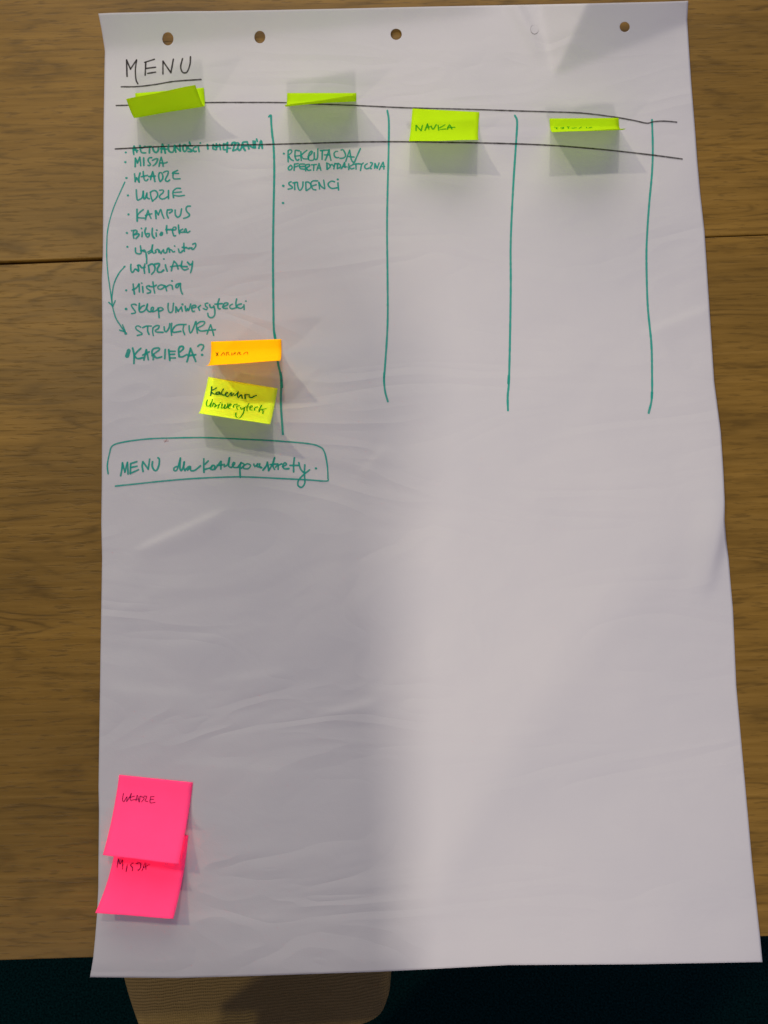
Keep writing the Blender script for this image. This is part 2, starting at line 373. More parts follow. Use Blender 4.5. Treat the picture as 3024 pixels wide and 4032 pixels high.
paper_bvh = BVHTree.FromPolygons([Vector(v) for v in verts], faces)
# the punched disc that never fell out of the fourth hole
a = np.linspace(0, 2 * math.pi, 25)[:-1]; hx, hy, r1, r2 = HOLES[3]
q = onsheet(hx + 15.3 * np.cos(a), hy + 17.3 * np.sin(a)); c0 = onsheet(np.array([hx]), np.array([hy]))
vd = [(q[0][k], q[1][k], q[2][k] + T + .0005 - .0 * (q[1][k] - c0[1][0])) for k in range(24)] + [(c0[0][0], c0[1][0], c0[2][0] + T + .0006)]
rel(link('punched_disc', vd, [(k, 24, (k + 1) % 24) for k in range(24)], M_paper, None, True), sheet)

# ---------------------------------------------------------------- ink strokes laid on a surface
zc = [0]
def catmull(pts, step=4.0):
    pts = [np.array(p, float) for p in pts]
    if len(pts) == 1: return pts
    P_ = [2 * pts[0] - pts[1]] + pts + [2 * pts[-1] - pts[-2]]; out = []
    for k in range(1, len(P_) - 2):
        p0, p1, p2, p3 = P_[k - 1:k + 3]; n = max(2, int(np.linalg.norm(p2 - p1) / step))
        for s in range(n):
            t = s / n
            out.append(.5 * (2 * p1 + (p2 - p0) * t + (2 * p0 - 5 * p1 + 4 * p2 - p3) * t * t + (3 * p1 - p0 - 3 * p2 + p3) * t ** 3))
    out.append(pts[-1]); return out
def strokes_mesh(name, strokes, width_px, m, parent, bvh, lift=.00025, label=None, thickpx=None):
    vs, fs = [], []
    cpos = Vector(CP)
    for st in strokes:
        w = width_px
        if isinstance(st, tuple): st, w = st
        pts = catmull(st)
        if len(pts) == 1: pts = [pts[0] + np.array([-.6, 0]), pts[0] + np.array([.6, .4])]
        w3 = w / 3.7e3 * .5 * random.uniform(.93, 1.07)
        hit = []
        for p in pts:
            loc, nrm, _, dist = bvh.ray_cast(cpos, Vector(ray(*p)))
            if loc is None: continue
            if nrm.dot(cpos - loc) < 0: nrm = -nrm
            if hit and (hit[-1][0] - loc).length < 2e-4: continue
            hit.append((loc, nrm))
        if len(hit) < 2: continue
        zc[0] = (zc[0] + 1) % 14; base = lift + zc[0] * 1.2e-5
        n = len(hit); wob = [random.uniform(-.09, .09) for _ in range(n // 3 + 3)]
        L_, R_ = [], []; i0 = len(vs)
        for k, (p, nr) in enumerate(hit):
            tg = (hit[min(k + 1, n - 1)][0] - hit[max(k - 1, 0)][0]).normalized(); sd = nr.cross(tg).normalized()
            e = k / 3; ww = w3 * (1 + wob[int(e)] * (1 - e % 1) + wob[int(e) + 1] * (e % 1))
            off = nr * (base + k * 4e-7); vs.append(p + off + sd * ww); vs.append(p + off - sd * ww)
            if k: fs.append((i0 + 2 * k - 2, i0 + 2 * k - 1, i0 + 2 * k + 1, i0 + 2 * k))
        for end in (0, n - 1):                          # round ends
            p, nr = hit[end]; tg = (hit[1][0] - hit[0][0]) if end == 0 else (hit[-1][0] - hit[-2][0])
            tg = tg.normalized() * (-1 if end == 0 else 1); sd = nr.cross(tg).normalized()
            a_, b_ = (i0 + 2 * end, i0 + 2 * end + 1)
            if (vs[a_] - vs[b_]).dot(sd) < 0: a_, b_ = b_, a_
            off = nr * (base + end * 4e-7); rr = (vs[a_] - vs[b_]).length / 2; fan = [a_]
            for q_ in range(1, 6):
                an = math.pi * q_ / 6; vs.append(p + off + sd * rr * math.cos(an) + tg * rr * math.sin(an)); fan.append(len(vs) - 1)
            fan.append(b_); fs.append(tuple(fan) if end else tuple(reversed(fan)))
    o = link(name, vs, fs, m)
    rel(o, parent)
    if label: o['label'] = label
    return o
def S_(txt, ox, oy, sc):
    """'x,y x,y | x,y ...' in an enlarged detail -> strokes in photo pixels"""
    r = []
    for s in txt.split('|'):
        pts = [tuple(float(v) for v in t.split(',')) for t in s.split()]
        if pts: r.append([(ox + a / sc, oy + b / sc) for a, b in pts])
    return r
def blob(x, y, r): return ([(x - r * .12, y), (x + r * .12, y + r * .1)], r * 2)
P1 = (470, 530, 5.53); P2 = (760, 530, 5.53); P3 = (470, 700, 5.53); P4 = (470, 880, 4.879); P5 = (470, 1010, 4.879)
P6 = (470, 1160, 4.879); P7 = (690, 1160, 4.879); P8 = (480, 1310, 4.366); R1 = (1090, 570, 6.9125); R2 = (1290, 570, 6.9125)
R3 = (1090, 690, 5.53); M1 = (440, 1780, 3.95); M2 = (780, 1770, 3.19)
def word(label, parts, w, m=None, name='handwritten_word', dots=()):
    st = []
    for txt, cr in parts: st += S_(txt, *cr)
    for (x, y, r), cr in dots: st.append(blob(cr[0] + x / cr[2], cr[1] + y / cr[2], r))
    return strokes_mesh(name, st, w, m or M_teal, sheet, paper_bvh, label=label)
word('crowded word struck by the black line', [("315,435 305,330 320,255 | 320,255 350,300 380,385 | 300,330 400,350 | 300,300 350,310 | 450,245 460,340 490,395 570,400 | 560,260 490,300 | 590,270 695,262 | 660,270 655,400 | 725,290 750,360 800,395 845,350 850,270 | 915,395 920,300 935,215 | 935,215 970,280 1000,405 | 900,310 1030,320 | 1075,230 1065,310 1090,370 1140,390 1180,360 1205,240 | 1205,240 1215,310 1230,385 | 1205,235 1260,300 1325,360 | 1325,360 1315,215 | 1385,290 1390,240 1420,225 1460,250 1465,330 1425,375 1390,340 1385,290 | 1590,250 1510,250 1500,300 1560,330 1580,370 1500,370 | 1525,165 1545,215", P1),
      ("65,270 20,290 5,340 40,375 70,365 | 115,270 135,375", P2)], 8.2, dots=[((160,185,4.2),P2)])
word('conjunction letter struck by the black line', [("315,220 325,315", P2)], 9)
word('second crowded word struck by the black line', [("440,220 435,310 470,320 510,330 510,200 | 440,240 510,270 600,240 | 580,215 600,330 | 670,200 660,320 700,330 | 660,220 740,200 750,180 | 750,175 740,380 | 760,300 820,300 | 840,230 860,180 920,175 900,240 870,340 | 930,190 980,180 1000,230 | 870,350 940,330 960,310 | 1000,200 975,290 1010,350 1050,300 1080,190 | 1070,240 1090,170 1180,160 | 1080,190 1100,290 1135,345 | 1180,160 1200,230 1215,310 | 1100,250 1200,240 | 1245,250 1310,290 1360,290 | 1310,145 1320,280 | 1350,150 1355,280 | 1385,100 1400,150 | 1435,300 1470,150 1490,145 1510,300 | 1440,240 1510,240", P2)], 8.4)
word('MISJA in green marker', [("345,700 350,515 | 350,515 395,610 | 395,620 445,495 | 445,495 460,600 465,680 | 530,510 532,675 | 705,505 650,510 625,560 650,610 680,660 640,680 625,670 | 720,565 780,535 835,530 815,600 770,660 735,680 | 865,695 880,600 910,500 | 910,500 940,600 955,695 | 890,620 980,625 1040,605", P1)], 7.4)
word('WŁADZE in green marker', [("330,855 340,930 345,1025 | 345,1025 375,945 | 375,945 430,1035 | 430,1035 425,940 450,840 | 520,805 525,900 550,990 590,1010 620,975 | 480,920 610,890 | 680,985 695,900 725,810 | 725,810 750,900 775,1025 | 640,915 780,905 | 870,835 855,900 870,990 890,1025 | 870,835 910,830 945,890 940,970 890,1025 | 960,830 1010,800 1065,805 1055,870 1010,960 1005,1000 1050,1025 1095,990 | 1265,785 1180,820 1155,845 | 1165,845 1290,850 | 1170,850 1180,960 1320,965", P1)], 7.4)
word('LUDZIE in green marker', [("370,265 375,380 385,460 400,490 450,470 500,430 520,295 | 520,295 530,440 560,460 600,335 | 600,335 600,430 650,460 | 675,315 690,420 720,505 | 675,320 730,285 790,285 835,350 810,430 720,510 | 880,275 960,270 950,330 900,370 870,420 910,460 970,460 1060,410 | 1070,280 1070,455 | 1330,235 1260,230 1190,270 1165,330 1180,435 | 1180,325 1350,310 | 1190,385 1300,400 1415,385", P3)], 7)
word('KAMPUS in green marker', [("385,690 385,800 390,945 | 520,695 450,750 390,830 420,870 550,880 | 570,910 590,820 625,715 | 625,715 660,820 690,885 | 570,820 705,785 | 785,720 800,890 | 800,720 850,810 | 850,810 900,690 930,790 970,885 | 1045,700 1035,790 1065,880 | 1045,705 1140,695 1150,730 1090,770 | 1215,705 1215,790 1240,840 1280,860 1330,810 1355,680 | 1545,620 1490,620 1455,660 1465,730 1530,810 1480,860 1400,885", P3)], 7)
word('Biblioteka in green marker', [("235,140 330,135 330,180 280,220 | 275,150 265,220 280,285 | 290,215 370,200 375,230 320,290 | 440,170 435,255 | 510,90 490,160 530,260 570,245 575,195 530,200 | 635,95 630,200 650,260 675,280 | 705,180 712,245 | 800,175 828,175 822,220 790,228 785,200 810,195 | 910,45 905,120 915,190 | 895,120 1010,118 | 1010,125 1080,120 1085,75 1040,75 1020,130 1030,190 1050,240 1080,235 | 1135,30 1140,110 1155,195 | 1215,110 1160,145 1180,170 1250,165 | 1275,105 1250,130 1255,165 1290,165 1280,110 | 1290,160 1310,180 1355,150", P4)], 7.4, dots=[((425,95,3.6),P4),((720,128,3.8),P4)])
word('Wydawnictwo in green marker', [("310,475 320,565 415,575 405,430 | 410,520 440,525 480,510 510,560 525,680 525,770 | 440,520 480,540 | 545,550 600,520 620,500 635,415 | 560,580 600,560 640,540 | 640,415 630,500 640,560 680,570 710,545 | 700,560 690,520 740,495 760,560 | 760,510 800,580 | 800,575 850,500 855,560 905,560 920,490 | 920,490 950,470 965,550 | 960,500 1000,510 1030,545 1060,540 | 1135,490 1150,550 1180,560 1220,520 | 1240,380 1240,450 1250,535 | 1210,460 1290,465 | 1290,460 1330,490 1380,470 1400,500 1430,490 1470,430 1460,380 1410,400 | 1340,470 1400,470", P4)], 7, dots=[((1063,433,3.6),P4)])
word('WYDZIAŁY in green marker', [("222,785 220,880 235,930 260,940 300,880 330,885 370,920 360,800 | 350,810 390,800 430,850 490,840 | 490,780 475,860 485,955 | 560,810 575,940 | 560,810 610,780 660,790 685,850 670,920 620,975 | 680,780 760,770 770,800 730,870 740,930 800,935 850,895 | 885,795 895,850 920,915 | 1000,910 1010,850 1050,725 | 1050,725 1100,780 1130,875 | 985,830 1140,810 1180,815 | 1205,725 1190,810 1210,870 1260,895 1325,870 | 1180,825 1300,830 | 1310,745 1360,795 1400,770 | 1410,725 1395,850 1370,945", P4)], 7.4, dots=[((855,682,4),P4)])
word('Historia in green marker', [("265,530 275,620 290,720 | 255,640 330,600 375,530 | 380,530 385,680 | 445,580 455,690 | 575,560 520,575 540,620 600,660 590,695 535,705 | 645,490 660,600 680,700 | 575,575 650,580 710,550 | 860,560 800,545 740,580 750,620 800,630 860,590 870,560 | 880,565 910,660 | 890,590 960,550 1010,560 1025,630 | 1150,520 1095,540 1085,590 1120,595 1150,540 1175,520 | 1175,520 1175,600 1195,690 1215,720", P5)], 7, dots=[((430,512,3.6),P5),((1012,470,4),P5)])
word('Sklep in green marker', [("325,200 290,185 230,200 260,260 310,330 300,355 235,365 | 385,170 380,290 400,335 460,325 510,280 540,185 | 480,210 430,230 395,280 | 540,185 530,280 580,330 640,310 655,250 620,250 610,300 640,330 720,300 750,260 800,250 845,280 790,315 750,310 | 750,260 755,340 765,445", P6)], 7)
word('Uniwersytecki in green marker', [("940,170 935,260 960,340 1020,320 1040,165 | 1085,235 1085,340 | 1090,240 1130,320 | 1130,320 1190,240 | 1190,240 1210,320 | 1265,225 1280,320 1310,270 | 1310,270 1330,310 1370,185 | 1390,260 1470,240 1455,205 1400,220 1390,280 1410,325 1440,320 | 1515,240 1540,300 | 1515,250 1560,205", P6),
      ("625,165 575,175 590,230 620,250 600,290 540,270 | 660,195 680,250 740,240 | 740,215 760,300 755,400 700,445 640,420 625,360 | 845,85 820,170 825,260 865,275 | 765,185 900,175 | 910,240 1000,200 1010,165 950,165 920,220 930,265 1000,265 | 1100,185 1055,210 1050,250 1090,275 1150,260 | 1180,85 1165,170 1175,255 | 1270,180 1200,200 1190,240 1260,265 1310,230 | 1320,195 1325,290", P7)], 7, dots=[((1212,188,4.2),P6),((1357,125,4),P7)])
word('STRUKTURA in green marker', [("410,625 360,600 315,620 330,670 440,750 410,770 345,785 | 450,635 520,605 615,605 | 545,610 545,700 570,765 | 645,640 640,720 655,790 | 645,640 700,600 765,600 750,650 690,690 720,720 840,725 | 860,620 870,690 900,715 950,650 970,560 | 1005,555 995,670 1005,780 | 1010,700 1060,620 1130,580 1280,575 | 1010,700 1050,725 1180,705 | 1240,580 1225,680 1255,770 | 1340,600 1345,690 1370,740 1420,650 1465,520 | 1475,520 1485,640 1500,740 | 1500,560 1560,520 1640,525 1620,580 1510,640 | 1500,660 1560,700 1659,695", P6),
      ("610,760 640,680 680,580 | 680,580 710,670 740,785 | 590,690 770,675", P7)], 6.8)
word('KARIERA with question mark in green marker', [("185,265 210,380 208,530 | 325,270 270,320 220,380 | 215,400 270,445 370,430 | 380,470 400,380 420,295 | 420,295 440,380 455,465 | 360,385 470,330 | 540,465 545,370 | 520,400 520,310 560,270 640,265 640,300 570,350 545,380 | 560,400 600,435 685,415 | 745,290 738,445 | 805,295 825,475 | 810,320 915,320 | 820,375 905,370 | 825,435 920,435 | 985,410 975,300 1000,240 1050,240 1055,280 1000,330 | 985,410 1040,415 1120,375 | 1120,500 1150,390 1180,270 | 1180,270 1220,370 1270,495 | 1140,395 1270,380 | 1305,235 1345,205 1400,215 1400,260 1370,305", P8)], 7.8, dots=[((1380,382,5),P8)])
word('REKRUTACJA with a slash in green marker', [("310,170 305,300 310,470 | 305,170 350,140 405,160 395,220 330,270 | 330,320 380,400 450,435 | 520,155 610,170 | 500,160 490,310 | 490,315 620,300 | 490,310 520,400 570,430 600,400 | 655,190 655,300 665,430 | 820,155 720,230 670,290 | 670,310 720,380 820,390 | 860,400 870,260 930,180 965,200 930,260 860,320 | 850,330 870,410 930,430 1010,400 1020,225 | 1015,380 1070,410 1110,330 1115,120 | 1185,165 1300,155 1430,150 | 1240,165 1230,405 | 1320,420 1370,300 1425,140 | 1425,140 1440,280 1475,435 | 1300,280 1440,280", R1),
      ("275,185 220,185 175,240 190,320 240,355 300,350 | 370,145 420,140 465,210 490,300 440,360 340,375 | 495,455 540,310 600,150 | 600,150 620,280 650,420 710,490 | 540,320 720,340 | 890,110 810,290 730,480", R2)], 6.8)
word('OFERTA in green marker', [("380,560 315,620 320,680 380,685 420,620 390,565 | 480,530 470,700 | 480,530 580,515 | 480,610 580,580 | 750,530 620,535 620,600 640,650 750,670 | 620,600 740,590 | 780,560 785,715 | 780,550 890,540 880,590 810,630 | 810,650 850,700 925,690 | 940,550 1080,540 | 1010,550 1000,700 | 1090,695 1150,515 | 1150,515 1200,700 | 1110,640 1190,640", R1)], 6.6)
word('DYDAKTYCZNA in green marker', [("1360,500 1370,670 | 1360,500 1450,550 1440,620 1370,670", R1),
      ("65,570 120,540 165,590 | 200,510 180,590 170,660 | 200,520 290,515 | 270,540 265,655 | 290,515 350,560 340,620 270,650 | 370,655 410,600 460,490 | 460,490 475,620 | 400,600 530,605 | 575,520 575,680 | 700,540 600,590 | 590,620 650,660 720,640 | 690,535 830,520 | 770,530 775,665 | 850,520 930,530 970,500 | 930,530 910,610 895,700 | 1075,520 1020,560 1010,620 1060,660 1120,640 | 1165,490 1220,500 1200,560 1150,640 1190,655 | 1290,520 1280,640 | 1290,520 1350,640 | 1350,640 1400,500 | 1410,680 1450,590 1510,480 | 1510,480 1530,560 1530,665 | 1440,595 1550,595", R2)], 6.8)
word('STUDENCI in green marker', [("310,145 265,165 270,205 335,255 330,285 245,305 | 350,170 440,155 | 385,170 390,310 | 450,160 455,240 480,310 510,330 560,260 570,150 | 630,160 635,330 | 630,155 680,150 740,200 735,270 650,335 | 885,125 780,130 740,190 760,260 790,310 850,320 | 770,235 855,210 | 915,160 930,300 | 915,160 970,250 1040,295 | 1020,110 1045,290 | 1255,145 1190,130 1120,180 1130,240 1200,290 1310,275 | 1330,170 1345,325", R3)], 7, dots=[((1327,93,4.3),R3)])
word('MENU in green marker, in the box', [("140,365 160,260 168,170 | 168,170 205,310 | 205,310 245,160 | 245,160 255,340 | 295,180 290,335 | 295,180 390,150 | 295,240 395,220 | 295,330 415,275 | 488,300 475,220 485,150 | 485,150 570,265 | 570,265 590,110 | 635,150 630,220 660,280 700,285 735,200 740,110 720,90", M1)], 7.6)
word('dla in green marker, in the box', [("1010,225 970,245 970,285 1010,285 1040,200 1068,95 | 1068,95 1060,230 1080,290 1110,240 1128,155 | 1128,155 1120,240 1140,290 | 1150,270 1200,225 1225,235 1180,280 | 1225,230 1230,285 1290,285 1380,215", M1)], 7.6)
word('long joined words in green marker, in the box', [("1433,105 1430,220 1435,315 | 1500,140 1450,190 | 1440,270 1520,250 1560,230", M1),
      ("155,240 180,200 210,210 200,250 165,250 | 210,250 285,150 | 290,150 285,245 | 240,200 330,190 | 330,215 370,190 395,105 | 395,105 385,210 420,225 | 420,225 460,180 450,160 430,190 450,225 500,225 | 500,225 540,165 | 540,165 525,230 530,350 | 540,165 580,190 545,235 | 580,190 570,235 630,240 660,200 620,180 580,200 | 700,185 715,215 750,180 | 750,180 740,215 790,220 | 775,180 770,220 800,230 | 815,260 860,200 870,160 | 870,160 880,210 885,265 | 890,260 930,190 960,105 | 960,105 940,200 960,250 | 905,190 1000,180 | 975,220 1005,195 1005,250 | 1005,200 1050,180 | 1060,215 1110,190 1090,165 1065,200 1080,240 1140,240 | 1210,105 1200,190 1200,280 | 1155,200 1260,200 | 1265,165 1285,240 1320,285 | 1340,195 1335,300 1340,420 1300,475 1255,450 1260,390 1310,330 1400,255", M2)], 7.4, dots=[((1480,236,5),M2)])
word('hand-drawn green box around the lowest line', [("45,320 40,260 55,180 75,130 150,105 300,85 450,78 700,75 950,85 1200,98 1400,115 1480,135 1515,170 1535,260 1540,350 1530,370 1400,362 1200,352 1000,343 850,343 600,355 400,372 250,388 95,404", (400,1680,1.728))], 6.4, name='drawn_box')
word('small red pen tick', [("445,85 430,105 | 425,97 455,98", (400,1680,1.728))], 3.5, M_red, 'pen_tick')
C1 = (350, 0, 2.074)
word('black MENU heading', [("308,490 310,560 312,625 | 308,490 340,565 | 340,565 390,490 | 390,490 380,570 385,650 400,685 | 465,510 460,615 | 455,510 535,485 | 465,560 545,550 | 480,600 545,590 | 605,605 605,500 | 605,500 670,595 | 670,595 690,485 | 765,480 750,545 765,590 800,590 825,530 830,465", C1)], 6.6, M_black)
word('black underline of the heading', [("265,710 400,708 550,690 700,665 915,650", C1)], 6, M_black, 'ruled_line')
def line(label, pts, w, m, name='ruled_line'):
    return strokes_mesh(name, [pts], w, m, sheet, paper_bvh, label=label)
line('upper long black line', [(458,416),(640,412),(802,405),(960,404),(1121,405),(1231,410),(1400,416),(1593,425),(1834,431),(2050,438),(2154,441),(2290,446),(2407,460),(2494,475),(2546,486),(2574,480),(2617,478),(2664,482)], 6.0, M_black)
line('lower long black line', [(454,587),(688,576),(1025,570),(1231,565),(1412,560),(1593,559),(1773,562),(1950,565),(2160,573),(2370,590),(2556,610),(2685,627)], 6.0, M_black)
line('green column line beside the first column', [(1059,460),(1067,454),(1068,482),(1072,530),(1077,572),(1080,669),(1077,838),(1075,1000),(1076,1161),(1078,1290),(1084,1331),(1094,1425),(1103,1468),(1107,1504),(1106,1587),(1109,1642),(1114,1710)], 8.5, M_teal)
line('green column line beside the second column', [(1525,436),(1531,480),(1530,601),(1526,760),(1524,911),(1526,1100),(1526,1276),(1516,1440),(1512,1490),(1516,1540),(1527,1581)], 8.5, M_teal)
line('green column line beside the third column', [(2027,455),(2036,480),(2032,560),(2021,729),(2011,948),(2011,1120),(2009,1276),(2004,1495),(1999,1560),(2000,1616)], 8.5, M_teal)
line('green column line beside the fourth column', [(2567,472),(2570,580),(2567,680),(2556,802),(2548,920),(2545,1021),(2550,1203),(2564,1349),(2567,1470),(2566,1568),(2554,1626)], 8.5, M_teal)
for q in ([(1104,1468),(1108,1490),(1110,1525)], [(1513,1470),(1512,1500)], [(2003,1480),(2002,1510)], [(2567,1545),(2566,1568)], [(1080,1312),(1083,1330)]):
    line('darker overlap on a green column line', q, 9.5, M_teal, 'line_overlap')
A0 = (0, 700, 3.16)
word('long green arrow curving down the left margin', [("1553,55 1440,310 1380,480 1340,660 1330,830 1330,1000 1345,1200 1370,1380 1395,1560 1400,1600 | 1355,1550 1405,1600 | 1435,1530 1405,1600", A0)], 5.6, name='drawn_arrow')
word('short green arrow curving down to STRUKTURA', [("1545,1115 1480,1190 1420,1320 1395,1470 1395,1590 | 1400,1600 1440,1740 1500,1840 1555,1920 | 1490,1895 1560,1920 | 1525,1830 1560,1920", A0)], 5.8, name='drawn_arrow', dots=[((1550,1105,4.5),A0)])
for (x, y, r), cr in [((140,388,4),P1),((130,600,5),P1),((155,945,5),P1),((187,385,4.6),P3),((200,798,4.6),P3),((147,182,4.4),P4),((155,448,4.2),P4),
                      ((132,650,4.6),P5),((130,275,5.4),P6),((125,745,6),P6),((190,243,4.8),R1),((140,232,5.6),R3),((133,605,5.4),R3)]:
    strokes_mesh('bullet_point', [blob(cr[0] + x / cr[2], cr[1] + y / cr[2], r)], 6, M_teal, sheet, paper_bvh)
strokes_mesh('bullet_point', [([(507,1381),(501,1401)], 17)], 17, M_teal, sheet, paper_bvh, label='fat oval bullet point before KARIERA')

# ---------------------------------------------------------------- sticky notes
NL = .080
def sheet_pt(px, py, lift=0.0):
    a, b, c = onsheet(np.array([float(px)]), np.array([float(py)])); return np.array([a[0], b[0], c[0] + T + lift])
def solve_free(A, px, py, chord, hg):
    d = ray(px, py); best = None
    for k in range(0, 400):
        h = .004 + k * .0002
        t = (T + h - CP[2]) / d[2]; E_ = CP + d * t
        e = abs(np.linalg.norm(E_ - A) - chord) + .10 * abs(h - hg)
        if best is None or e < best[0]: best = (e, E_)
    return best[1]
def note(label, m, hinge, free, hg, belly=(.55, .55), glue=.16, lift=.0009, group=None, twist=0.0, chord=.955, words=None, A_over=None):
    """a square note stuck down along its top edge (hinge, 2 px points), its free edge raised (2 px points)"""
    A = [sheet_pt(*hinge[0], lift), sheet_pt(*hinge[1], lift)]
    if A_over: A = [A[k] + np.array([0, 0, A_over[k]]) for k in (0, 1)]
    E_ = [solve_free(A[k], *free[k], NL * chord, hg[k]) for k in (0, 1)]
    side = (A[1] - A[0]); side /= np.linalg.norm(side); down = np.array([side[1], -side[0], 0]); down /= np.linalg.norm(down)
    n, mm = 36, 14; vs = []
    for j in range(n + 1):
        t = j / n; rows = []
        for k in (0, 1):
            G = A[k] + down * NL * glue                    # end of the glued strip
            if t < glue: p = A[k] + down * NL * t
            else:
                s = (t - glue) / (1 - glue); C_ = G + down * NL * belly[k] * (1 - glue)
                C_ = C_ + np.array([0, 0, .002])
                p = (1 - s) ** 2 * G + 2 * s * (1 - s) * C_ + s * s * E_[k]
            rows.append(p)
        for i in range(mm + 1):
            u = i / mm; p = rows[0] * (1 - u) + rows[1] * u
            p = p + np.array([0, 0, twist * math.sin(math.pi * u) * max(0, t - glue) + .0004 * math.sin(9 * u + 7 * t) * t])
            vs.append(p)
    fs = [(j * (mm + 1) + i, (j + 1) * (mm + 1) + i, (j + 1) * (mm + 1) + i + 1, j * (mm + 1) + i + 1) for j in range(n) for i in range(mm)]
    root = empty('sticky_note', tuple((A[0] + A[1]) / 2), label=label, category='sticky note')
    if group: root['group'] = group
    o = link('note_sheet', vs, fs, m, None, True); rel(o, root)
    so = o.modifiers.new('thickness', 'SOLIDIFY'); so.thickness = .00022; so.offset = -1
    bvh = BVHTree.FromPolygons([Vector(v) for v in vs], fs)
    if words:
        for (lab, txt, cr, w, mi, dots) in words:
            st = S_(txt, *cr) + [blob(cr[0] + x / cr[2], cr[1] + y / cr[2], r) for x, y, r in dots]
            strokes_mesh('handwritten_word', st, w, mi, root, bvh, lift=.0004, label=lab)
    return root
GG = 'fluorescent green sticky notes in the row of column headings'
note('green note under the MENU heading, folded over so its blank back shows', M_green, [(533,369),(803,347)], [(497,390),(769,334)], (.053,.056), (.52,.34), .2, group=GG)
note('green note atop the second column, standing edge-on above REKRUTACJA', M_green, [(1131,368),(1403,368)], [(1121,414),(1403,374)], (.058,.060), (.16,.06), .12, group=GG)
note('green note reading NAUKA in the third column', M_green, [(1624,429),(1887,443)], [(1609,556),(1886,550)], (.040,.040), (.42,.42), .10, group=GG, words=[
 ('NAUKA in green ink', "210,410 210,530 | 215,410 320,530 | 320,530 350,410 | 405,520 460,380 | 460,380 490,500 | 430,470 540,430 | 540,430 580,500 650,395 | 690,410 705,520 | 840,400 730,460 | 740,500 860,490 | 890,500 940,400 990,495 | 900,460 1055,455", (1600,420,5.53), 5.6, M_ngreen, [])])
note('green note in the fourth column, steeply raised with squashed green lettering', M_green, [(2163,468),(2435,466)], [(2181,520),(2464,506)], (.053,.053), (.13,.13), .12, group=GG, words=[
 ('foreshortened green lettering', "165,370 230,372 | 205,375 215,400 | 285,372 350,362 | 300,396 350,385 | 345,362 330,392 | 420,355 460,355 | 435,360 445,388 | 505,378 600,372 | 520,388 560,388 | 650,388 700,357 | 800,360 800,380 | 850,378 900,362", (2150,430,5.027), 5.0, M_ngreen, [])])
note('orange note beside KARIERA, curling up over the first column line', M_orange, [(832,1347),(1108,1337)], [(812,1440),(1099,1419)], (.055,.055), (.25,.25), .12, lift=.0018, words=[
 ('faint thin lettering in pen', "415,300 440,335 | 440,300 420,340 | 470,335 500,300 510,330 | 530,335 530,300 555,300 545,315 565,330 | 590,305 590,330 | 610,325 615,305 635,300 | 615,315 630,315 | 650,325 660,300 680,300 670,315 690,325 | 715,320 740,300 760,298 762,320", (700,1280,2.765), 3.0, M_olive, [])])
note('yellow-green note below the orange one, reading Kalendarz Uniwersytecki', M_lime, [(821,1485),(1094,1530)], [(780,1626),(1062,1669)], (.036,.036), (.5,.5), .12, words=[
 ('Kalendarz in dark green marker', "350,255 345,330 330,415 | 440,275 370,315 | 345,360 400,390 450,390 | 490,350 440,360 430,390 480,395 500,350 510,400 | 570,295 540,340 540,400 580,410 | 600,410 650,360 620,360 600,400 640,440 | 660,430 715,360 710,430 760,380 | 780,420 820,380 845,360 | 845,350 830,420 850,460 | 880,420 860,450 900,400 920,470 | 970,400 975,470 | 975,400 1050,400 1050,440 1090,460 1140,430 1185,415", (760,1470,4.74), 6.4, M_dgreen, []),
 ('Uniwersytecki in green marker', "270,500 250,560 260,620 300,610 350,540 365,490 | 340,560 320,635 | 385,555 360,625 | 385,560 420,590 405,640 450,600 | 490,580 465,660 | 545,575 530,660 575,640 600,590 | 600,590 590,670 630,640 650,570 | 650,640 710,590 690,570 655,640 690,670 | 750,640 770,590 830,580 | 870,610 820,620 820,660 840,690 | 890,640 900,680 960,640 | 960,640 940,740 880,830 820,835 795,790 800,740 | 1040,570 1010,640 1010,710 | 980,630 1060,630 | 1060,660 1110,620 1080,610 1060,680 1100,690 | 1200,630 1150,650 1150,695 | 1280,600 1240,680 1235,720 | 1240,690 1365,660 | 1290,680 1310,720 1300,755", (760,1470,4.74), 6.0, M_ngreen, [(512,550,3.6)])])
PK = 'fluorescent pink sticky notes in the lower left corner'
note('lower pink note reading MISJA, its free edge hanging past the sheet edge', M_pink, [(463,3268),(742,3288)], [(375,3594),(682,3618)], (.026,.026), (.5,.5), .14, group=PK, words=[
 ('MISJA in thin dark pen', "335,1285 350,1190 | 350,1190 370,1250 395,1200 395,1305 | 445,1260 435,1330 | 510,1240 480,1260 505,1290 500,1325 | 540,1245 590,1240 585,1300 560,1320 | 605,1325 640,1240 650,1310 | 620,1290 685,1255", (340,2950,2.764), 3.4, M_purple, [])])
note('upper pink note reading WŁADZE, overlapping the other pink note', M_pink, [(471,3050),(760,3080)], [(405,3366),(703,3402)], (.030,.034), (.5,.5), .14, lift=.0012, group=PK, words=[
 ('WŁADZE in thin dark pen', "405,480 394,540 402,570 415,565 442,515 440,568 | 440,568 466,530 490,480 | 490,480 478,540 492,560 | 462,528 524,510 | 540,562 555,500 574,574 | 500,552 572,540 | 585,510 580,575 | 585,510 630,530 600,575 | 630,510 660,515 640,560 670,570 | 700,515 695,580 750,578 | 700,515 740,515 | 700,545 735,545", (340,2950,2.764), 2.8, M_purple, [])])

